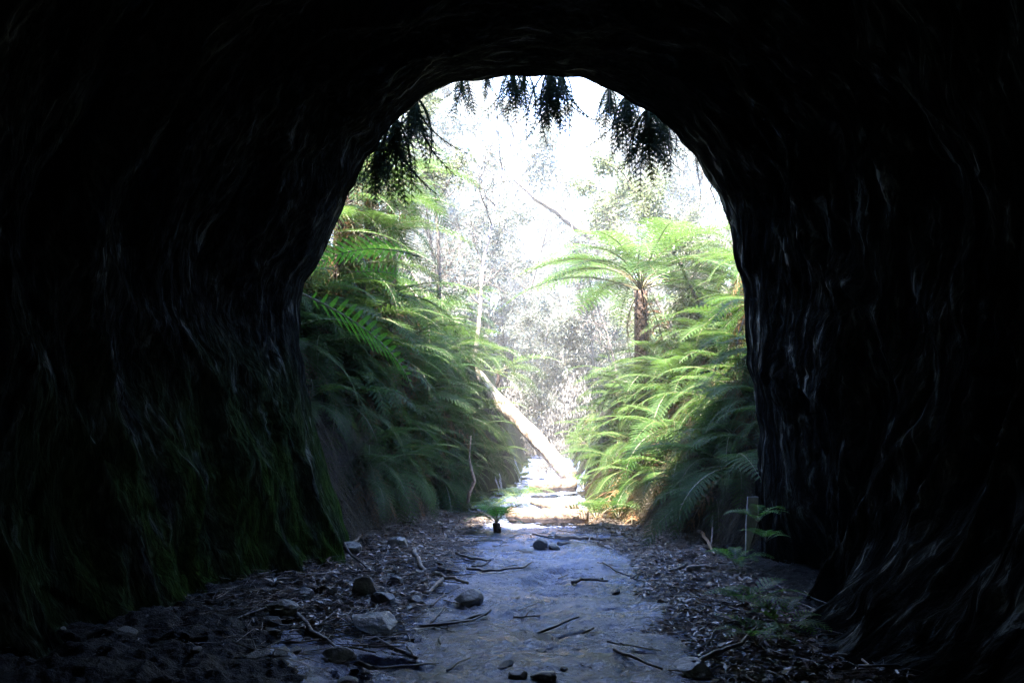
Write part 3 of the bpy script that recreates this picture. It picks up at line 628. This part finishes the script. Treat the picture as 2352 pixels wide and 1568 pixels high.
stick([(1225, 1232), (1262, 1240), (1310, 1243)], .012, 'thin stick behind the blocky rock', M_STICKD)
stick([(1280, 1252), (1330, 1250), (1385, 1248)], .026, 'dark branch lying just before the long brown branch on the right', M_STICKD, lift=.03)
stick([(1315, 1345), (1340, 1338), (1372, 1342), (1400, 1344)], .018, 'dark twig bundle alone in the middle right of the path', M_STICKD)
stick([(1385, 1300), (1420, 1318), (1470, 1336), (1520, 1350)], .010, 'long thin twig pointing towards the right litter', M_STICKD)
stick([(1540, 1325), (1560, 1318), (1585, 1308)], .024, 'dark short branch at the left edge of the right litter', M_STICKD, lift=.03)
stick([(1580, 1324), (1620, 1322), (1650, 1326)], .03, 'thick pale brown branch among the right litter', lift=.04)
stick([(1620, 1340), (1660, 1334), (1700, 1326), (1740, 1318)], .012, 'thin pale stick low on the right litter')
stick([(1607, 1253), (1622, 1282), (1645, 1315)], .022, 'red brown stick leaning at the right foot of the wall', M_LITTER, lift=.10)
stick([(1640, 1255), (1638, 1280), (1634, 1300)], .012, 'thin pale upright stick crossing the red brown one', lift=.12)
stick([(1590, 1540), (1640, 1520), (1700, 1495), (1745, 1460)], .018, 'long dark curved branch at lower right beside the green fern tufts', M_STICKD, lift=.06)
stick([(1410, 1510), (1460, 1528), (1520, 1540)], .012, 'thin dark stick at lower right leading to the low dark rock', M_STICKD)
stick([(1210, 1450), (1270, 1442), (1330, 1425)], .013, 'dark broken branch at lower centre of the path', M_STICKD)
stick([(1285, 1462), (1320, 1454), (1365, 1466)], .013, 'short dark stick in front of the dark broken branch', M_STICKD)
stick([(1000, 1432), (1060, 1422), (1130, 1410)], .018, 'dark stick half sunk in mud right of the slab rock', M_STICKD)
stick([(960, 1440), (1030, 1436), (1090, 1424), (1120, 1412)], .012, 'dark slim stick in the wet glitter below the slab rock', M_STICKD)
stick([(835, 1470), (900, 1500), (960, 1520)], .02, 'dark root like stick running right from the largest flat rock', M_STICKD, lift=.01)
stick([(640, 1460), (720, 1500), (800, 1535), (860, 1560)], .026, 'long dark branch across the bottom left debris', M_STICKD, lift=.04)
stick([(770, 1290), (800, 1320), (840, 1345)], .016, 'dark stick leaning from the mossy buttress to the litter', M_STICKD, lift=.08)
# the many like twigs: counted, individually placed
tw_meshes = []
for k in range(7):
    mb = MB(); rr = random.Random(k); L = rr.uniform(.2, .55); y0 = 0
    pts = [Vector((L * (i / 5 - .5), y0 + rr.uniform(-.008, .008), rr.uniform(0, .010))) for i in range(6)]
    mb.tube(pts, [.0065 * (1 - .5 * i / 5) + .002 for i in range(6)], 6, lump=.15, seed=k)
    if k % 2: mb.tube([pts[2], pts[2] + Vector((.05, .05, .02)), pts[2] + Vector((.10, .07, .01))], [.006, .004, .003], 5)
    tw_meshes.append(mb.mesh('twig', M_STICK if k % 2 else M_STICKD))
def twigs(n, xf, lb, grp):
    for i in range(n):
        x, y = xf(); z_ = float(H(x, y))
        link('twig', rnd.choice(tw_meshes), label=lb, cat='twig', group=grp, loc=(x, y, z_ + .012), rot=(rnd.uniform(-.12, .12), rnd.uniform(-.15, .15), rnd.gauss(0, .9)), scale=rnd.uniform(.45, 1.1))
twigs(185, lambda: (rnd.uniform(1.15, 2.3), rnd.uniform(4.6, 8.6)), 'small twig in the litter strewn along the right side of the floor', 'twigs on the right side of the floor')
twigs(120, lambda: (rnd.uniform(-1.7, -.45), rnd.uniform(5.0, 8.8)), 'small twig in the litter strewn along the left side of the floor', 'twigs on the left side of the floor')
twigs(14, lambda: (rnd.uniform(-.5, 1.3), rnd.uniform(4.5, 11)), 'small twig lying loose on the bare mud of the path', 'twigs on the path')
twigs(60, lambda: (rnd.uniform(-.9, 1.4), rnd.uniform(9.5, 12)), 'small twig scattered before the logs across the path', 'twigs before the logs')

# leaf litter (uncountable)
def litter(name, n, xf, size, m, seed, curl=.3):
    rg = np.random.RandomState(seed); x, y = xf(rg, n); z = H(x, y) + .006 + rg.uniform(0, .025, len(x)); n = len(x)
    a = rg.uniform(0, 2 * np.pi, n); l = size * np.exp(rg.uniform(-1.1, .75, n)); w = l * rg.uniform(.12, .38, n)
    tx, ty, tz = np.cos(a), np.sin(a), rg.normal(0, curl, n); s = rg.normal(0, .45, n)
    V = np.zeros((n, 4, 3)); c = np.stack([x, y, z], 1); T = np.stack([tx, ty, tz], 1); B_ = np.stack([-ty, tx, s], 1)
    V[:, 0] = c - T * l[:, None]; V[:, 1] = c + B_ * w[:, None] + [0, 0, .004]; V[:, 2] = c + T * l[:, None]; V[:, 3] = c - B_ * w[:, None] + [0, 0, .004]
    Fi = np.arange(4 * n).reshape(n, 4); return link(name, mesh(name, V.reshape(-1, 3), Fi, m), label=None, kind='stuff')
def dens(fn):
    def g(rg, n):
        x = rg.uniform(-2.8, 2.6, n * 3); y = rg.uniform(4.0, 13, n * 3); k = rg.uniform(0, 1, n * 3) < fn(x, y); return x[k][:n], y[k][:n]
    return g
pcf = lambda y: np.interp(y, [3, 5, 7, 9, 11, 13], [.1, .12, .25, .35, .25, .15]); pwf = lambda y: np.interp(y, [3, 5, 7, 9, 11, 13], [1.5, 1.35, 1.3, 1.25, 1.15, .95])
o = litter('leaf_litter', 60000, dens(lambda x, y: sm((np.abs(x - pcf(y)) - pwf(y) + .55 + .4 * pn(x * 1.5, y * 1.5, 0)) / .5) * np.where(x < 0, sm((y - 5.3) / 1.5) * sm((x + 2.0) / .5), sm((2.2 - x) / .3))), .026, M_LITTER, 1)
o['label'] = 'brown leaf litter strewn along both sides of the floor'; o['category'] = 'leaf litter'
o = litter('fine_debris', 24000, dens(lambda x, y: .15 + .75 * sm(pn(x * .9, y * 2.4, 3) * 3)), .008, M_STICKD, 2, .1)
o['label'] = 'fine dark debris scattered over the wet mud floor'; o['category'] = 'debris'

def straw(name, n, fn, seed, lb):
    rg = np.random.RandomState(seed); x, y = dens(fn)(rg, n); n = len(x); z = H(x, y) + .012 + rg.uniform(0, .03, n); a = rg.normal(0, .9, n); l = np.exp(rg.uniform(-3.4, -1.9, n)); w = rg.uniform(.0015, .004, n)
    T = np.stack([np.cos(a), np.sin(a), rg.normal(0, .12, n)], 1) * l[:, None]; B_ = np.stack([-np.sin(a), np.cos(a), 0 * a], 1) * w[:, None]; U = np.stack([0 * a, 0 * a, w], 1) * 1.4; c = np.stack([x, y, z], 1)
    V = np.stack([c - T + B_, c - T - B_, c - T + U, c + T + B_ * .6, c + T - B_ * .6, c + T + U * .6], 1).reshape(-1, 3)
    b = (np.arange(n) * 6)[:, None, None]; q = np.array([[0, 3, 5, 2], [1, 2, 5, 4], [0, 1, 4, 3]])[None]
    o = link(name, mesh(name, V, (b + q).reshape(-1, 4), M_STICK if seed % 2 else M_STICKD), kind='stuff'); o['label'] = lb; o['category'] = 'litter'
side_d = lambda x, y: sm((np.abs(x - pcf(y)) - pwf(y) + .6 + .4 * pn(x * 1.5, y * 1.5, 0)) / .4) * np.where(x < 0, sm((y - 4.6) / 1.5) * sm((x + 2.3) / .5), sm((2.3 - x) / .3))
straw('twig_litter', 5000, side_d, 11, 'pale fine twigs tangled in the litter on both sides of the floor')
straw('wet_twig_litter', 7000, side_d, 12, 'dark wet fine twigs tangled in the litter on both sides of the floor')
# dry grass and hanging roots on the cut banks
def strands(name, n, seed, xr, yr, side, L, m, lb):
    rg = np.random.RandomState(seed); y = rg.uniform(*yr, n); d = rg.uniform(*xr, n)
    x = np.where(side > 0, cx(y) + hw(y) + d, cx(y) - hw(y) - d); z = H(x, y)
    out = np.stack([np.full(n, -side * 1.0), rg.normal(-.2, .5, n), rg.normal(.1, .35, n)], 1); out /= np.linalg.norm(out, axis=1)[:, None]
    l = L * rg.uniform(.4, 1.3, n); p0 = np.stack([x, y, z - .02], 1); V = np.zeros((n, 4, 2, 3)); w = rg.uniform(.002, .006, n)
    sd2 = np.stack([out[:, 1], -out[:, 0], 0 * x], 1)
    for i in range(4):
        t = i / 3; p = p0 + out * (l * t * .6)[:, None] + np.array([0, 0, -1.]) * (l * t * t * .75)[:, None]
        ww = w * (1 - .8 * t); V[:, i, 0] = p - sd2 * ww[:, None]; V[:, i, 1] = p + sd2 * ww[:, None]
    b = (np.arange(n) * 8)[:, None, None]; q = np.array([[0, 1, 3, 2], [2, 3, 5, 4], [4, 5, 7, 6]])[None]
    o = link(name, mesh(name, V.reshape(-1, 3), (b + q).reshape(-1, 4), m), kind='stuff'); o['label'] = lb; o['category'] = 'grass'
strands('dry_grass', 16000, 3, (.0, 1.6), (8.6, 15), 1, .7, M_GRASS, 'thin dry grass and roots hanging over the right bank')
strands('dry_grass', 16000, 4, (.0, 1.5), (8.6, 15), -1, .7, M_GRASS, 'thin dry grass and roots hanging over the left bank')
strands('dead_fern_litter', 9000, 5, (-.1, 1.5), (9.5, 16), 1, .25, M_DEAD, 'red brown dead fern litter at the foot of the right bank')

# ---------------------------------------------------------------- trees
def tree_parts(seed, h, r, nb, leafsize, nl, lean=.1, first=.35, m=M_GUM, bm_=M_GUMBARK, hangf=.7, twl=1.0):
    rg = random.Random(seed); mb = MB(); LV = []; LF = []
    def leaf(p, l):
        d = Vector((rg.gauss(0, .6), rg.gauss(0, .6), -hangf + rg.gauss(0, .35))).normalized(); s = d.cross(Vector((rg.gauss(0, 1), rg.gauss(0, 1), .2))).normalized() * l * .16
        b = len(LV); LV.extend([p, p + d * l * .45 + s, p + d * l, p + d * l * .45 - s]); LF.append((b, b + 1, b + 2, b + 3))
    n = 14; pts = []; p = Vector((0, 0, -.3)); d = Vector((rg.uniform(-lean, lean), rg.uniform(-lean, lean), 1)).normalized()
    for i in range(n + 1):
        pts.append(p.copy()); d = (d + Vector((rg.gauss(0, .05), rg.gauss(0, .05), .02))).normalized(); p = p + d * h / n
    mb.tube(pts, [r * (1 - .8 * i / n) for i in range(n + 1)], 10, lump=.05, seed=seed)
    def branch(p, d, L, r, dep):
        q = [p.copy()]; k = 6
        for i in range(k):
            d = (d + Vector((rg.gauss(0, .16), rg.gauss(0, .16), rg.gauss(.02, .12)))).normalized(); q.append(q[-1] + d * L / k)
        mb.tube(q, [r * (1 - .75 * i / k) for i in range(k + 1)], 5)
        if dep > 0:
            for i in range(2, k + 1):
                for _ in range(2 if dep > 1 else 2):
                    dd = (d + Vector((rg.gauss(0, .8), rg.gauss(0, .8), rg.gauss(.1, .5)))).normalized(); branch(q[i], dd, L * rg.uniform(.35, .6), r * .45, dep - 1)
        else:
            for _ in range(nl):
                t = rg.random() * k; i = min(int(t), k - 1); pp = q[i].lerp(q[i + 1], t - i) + Vector((rg.gauss(0, .09), rg.gauss(0, .09), rg.gauss(-.05, .09))) * twl
                leaf(pp, leafsize * rg.uniform(.6, 1.3))
    for i in range(nb):
        t = first + (1 - first) * (i + rg.random()) / nb; k = min(int(t * n), n - 1); a = rg.uniform(0, 6.283)
        dd = Vector((math.cos(a), math.sin(a), rg.uniform(.2, 1.1))).normalized(); branch(pts[k], dd, h * rg.uniform(.10, .2) * (1.25 - .6 * t), r * .35 * (1.2 - t) + .01, 2)
    return mb.mesh('trunk', bm_), mesh('crown', LV, np.array(LF), m)
protos = [tree_parts(k, 15 + k % 3 * 3, .10 + .015 * (k % 3), 9, .15, 10) for k in range(4)]
shr = [tree_parts(20 + k, 3.6, .035, 11, .08, 6, .35, .1, M_SHRUB, M_DARKWOOD, .3, .8) for k in range(3)]
brush = [tree_parts(30 + k, 2.9, .02, 11, .13, 4, .7, .1, M_BRUSH, M_STICK, 1.6, 2.6) for k in range(2)]
def tree(name, pm, x, y, z, s, label, cat, group=None, rz=None, hs=1.0):
    r = link(name, None, label=label, cat=cat, group=group, loc=(x, y, z)); rot = (0, 0, rnd.uniform(0, 6.28) if rz is None else rz)
    link('trunk', pm[0], parent=r, rot=rot, scale=(s, s, s * hs)); link('crown', pm[1], parent=r, rot=rot, scale=(s, s, s * hs)); return r
for i, (x, y) in enumerate([(-4.6, 10.2), (-5.2, 12.2), (-5.0, 14.2), (-6.5, 11.0), (-7.4, 13.2), (-4.4, 8.9), (-6.8, 9.2)]):  # unseen trees added to cast shade on the left bank
    tree('added_shade_tree', shr[i % 3], x, y, float(H(x, y)) + (5.5 if y < 9.3 else 0), 1.5, 'added leafy small tree, out of view on top of the left cutting, to shade the ferns', 'tree', 'added shade trees on top of the left cutting')
for i in range(70):
    y = 31 + 55 * (i / 70) ** 1.1 + rnd.uniform(-2, 2); x = (rnd.uniform(-.42, .48)) * y * .55 + .5
    if 1200 < 1176 + F * x / y < 1420 and y < 42: x = y * rnd.choice((rnd.uniform(-140, -30), rnd.uniform(240, 420))) / F
    lb, g = (('slim pale gum tree standing in the washed out forest left of the bright gap', 'gum trees left of the gap') if x < 1.5 else ('slim pale gum tree standing in the washed out forest right of the bright gap', 'gum trees right of the gap'))
    tree('gum_tree', rnd.choice(protos), x, y, float(H(x, y)), rnd.uniform(.75, 1.15), lb, 'tree', g)
bare = [tree_parts(90 + k, 7.5, .05, 9, .12, 1, .5, .2, M_GUM, M_DARKWOOD, .3, .6) for k in range(3)]
for i, (a, b_, Y) in enumerate([(1130, 900, 20), (1080, 850, 19), (1180, 900, 27), (1250, 900, 29), (1350, 880, 28), (1420, 860, 24), (1560, 820, 22), (1620, 750, 20), (1020, 800, 22), (1500, 850, 30), (1140, 900, 33), (1300, 900, 36), (1650, 700, 26), (1050, 850, 29)]):
    p = P(a, b_, Y); tree('bare_tree', bare[i % 3], p.x, Y, float(H(p.x, Y)), rnd.uniform(.8, 1.25), 'thin dark nearly leafless tree whose bare branches cross the washed out gap', 'tree', 'nearly leafless trees across the gap')
for i in range(26):
    y = rnd.uniform(15, 34); sd_ = rnd.choice((-1, 1)); x = float(cx(y)) + sd_ * (float(hw(y)) + rnd.uniform(1.5, 7)); L_ = sd_ < 0
    tree('shrub', rnd.choice(shr), x, y, float(H(x, y)), rnd.uniform(.8, 1.5), 'leafy shrub growing behind the ferns on the %s bank' % ('left' if L_ else 'right'), 'shrub', 'shrubs on the %s bank' % ('left' if L_ else 'right'))
for i, (a, b_, Y) in enumerate([(1215, 1010, 24), (1270, 1010, 26), (1330, 1000, 25), (1240, 900, 30), (1300, 930, 31), (1245, 1085, 19)]):
    p = P(a, b_, Y); z0 = float(H(p.x, p.y)); tree('dead_brush', rnd.choice(brush), p.x, p.y, min(z0, p.z), 1.0 if i < 5 else .35, 'grey drooping dead brush in the gully above the farthest log', 'brush', 'dead brush in the gully')
wat = [tree_parts(50 + k, 6.5, .05, 12, .15, 3, .3, .12, M_GUM, M_GUMBARK, .4, 1.4) for k in range(3)]
for i in range(60):
    y = rnd.uniform(24, 60); x = rnd.uniform(-.30, .33) * y * .55 + .5
    lb, g = ('fine leaved pale understorey tree among the washed out trunks left of the bright gap', 'understorey trees left of the gap') if x / y < .03 else ('fine leaved pale understorey tree among the washed out trunks right of the bright gap', 'understorey trees right of the gap')
    tree('understorey_tree', rnd.choice(wat), x, y, float(H(x, y)), rnd.uniform(.7, 1.3), lb, 'tree', g)
p = P(1010, 520, 14.5); sap = tree_parts(77, 4.2, .035, 6, .10, 4, .1, .4, M_SHRUB, M_DARKWOOD, .4, .6)
tree('sapling', sap, p.x, p.y, p.z - 1.0, 1.0, 'thin dark sapling rising above the left ferns against the bright sky', 'sapling', rz=1.0)

# ---------------------------------------------------------------- sunlit air
def haze(d):
    V = [(x, y, z) for x in (-65, 65) for y in (-16, 262) for z in (-2, 60)]
    Fh_ = [(0, 1, 3, 2), (4, 6, 7, 5), (0, 4, 5, 1), (2, 3, 7, 6), (0, 2, 6, 4), (1, 5, 7, 3)]
    m = bpy.data.materials.new('haze'); m.use_nodes = True; t = m.node_tree; t.nodes.clear()
    o = t.nodes.new('ShaderNodeOutputMaterial'); v = t.nodes.new('ShaderNodeVolumePrincipled'); v.inputs['Density'].default_value = d
    v.inputs['Color'].default_value = (1, .98, .95, 1); t.links.new(v.outputs[0], o.inputs['Volume'])
    link('haze', mesh('haze', V, Fh_, m), kind='stuff')
haze(.0028)
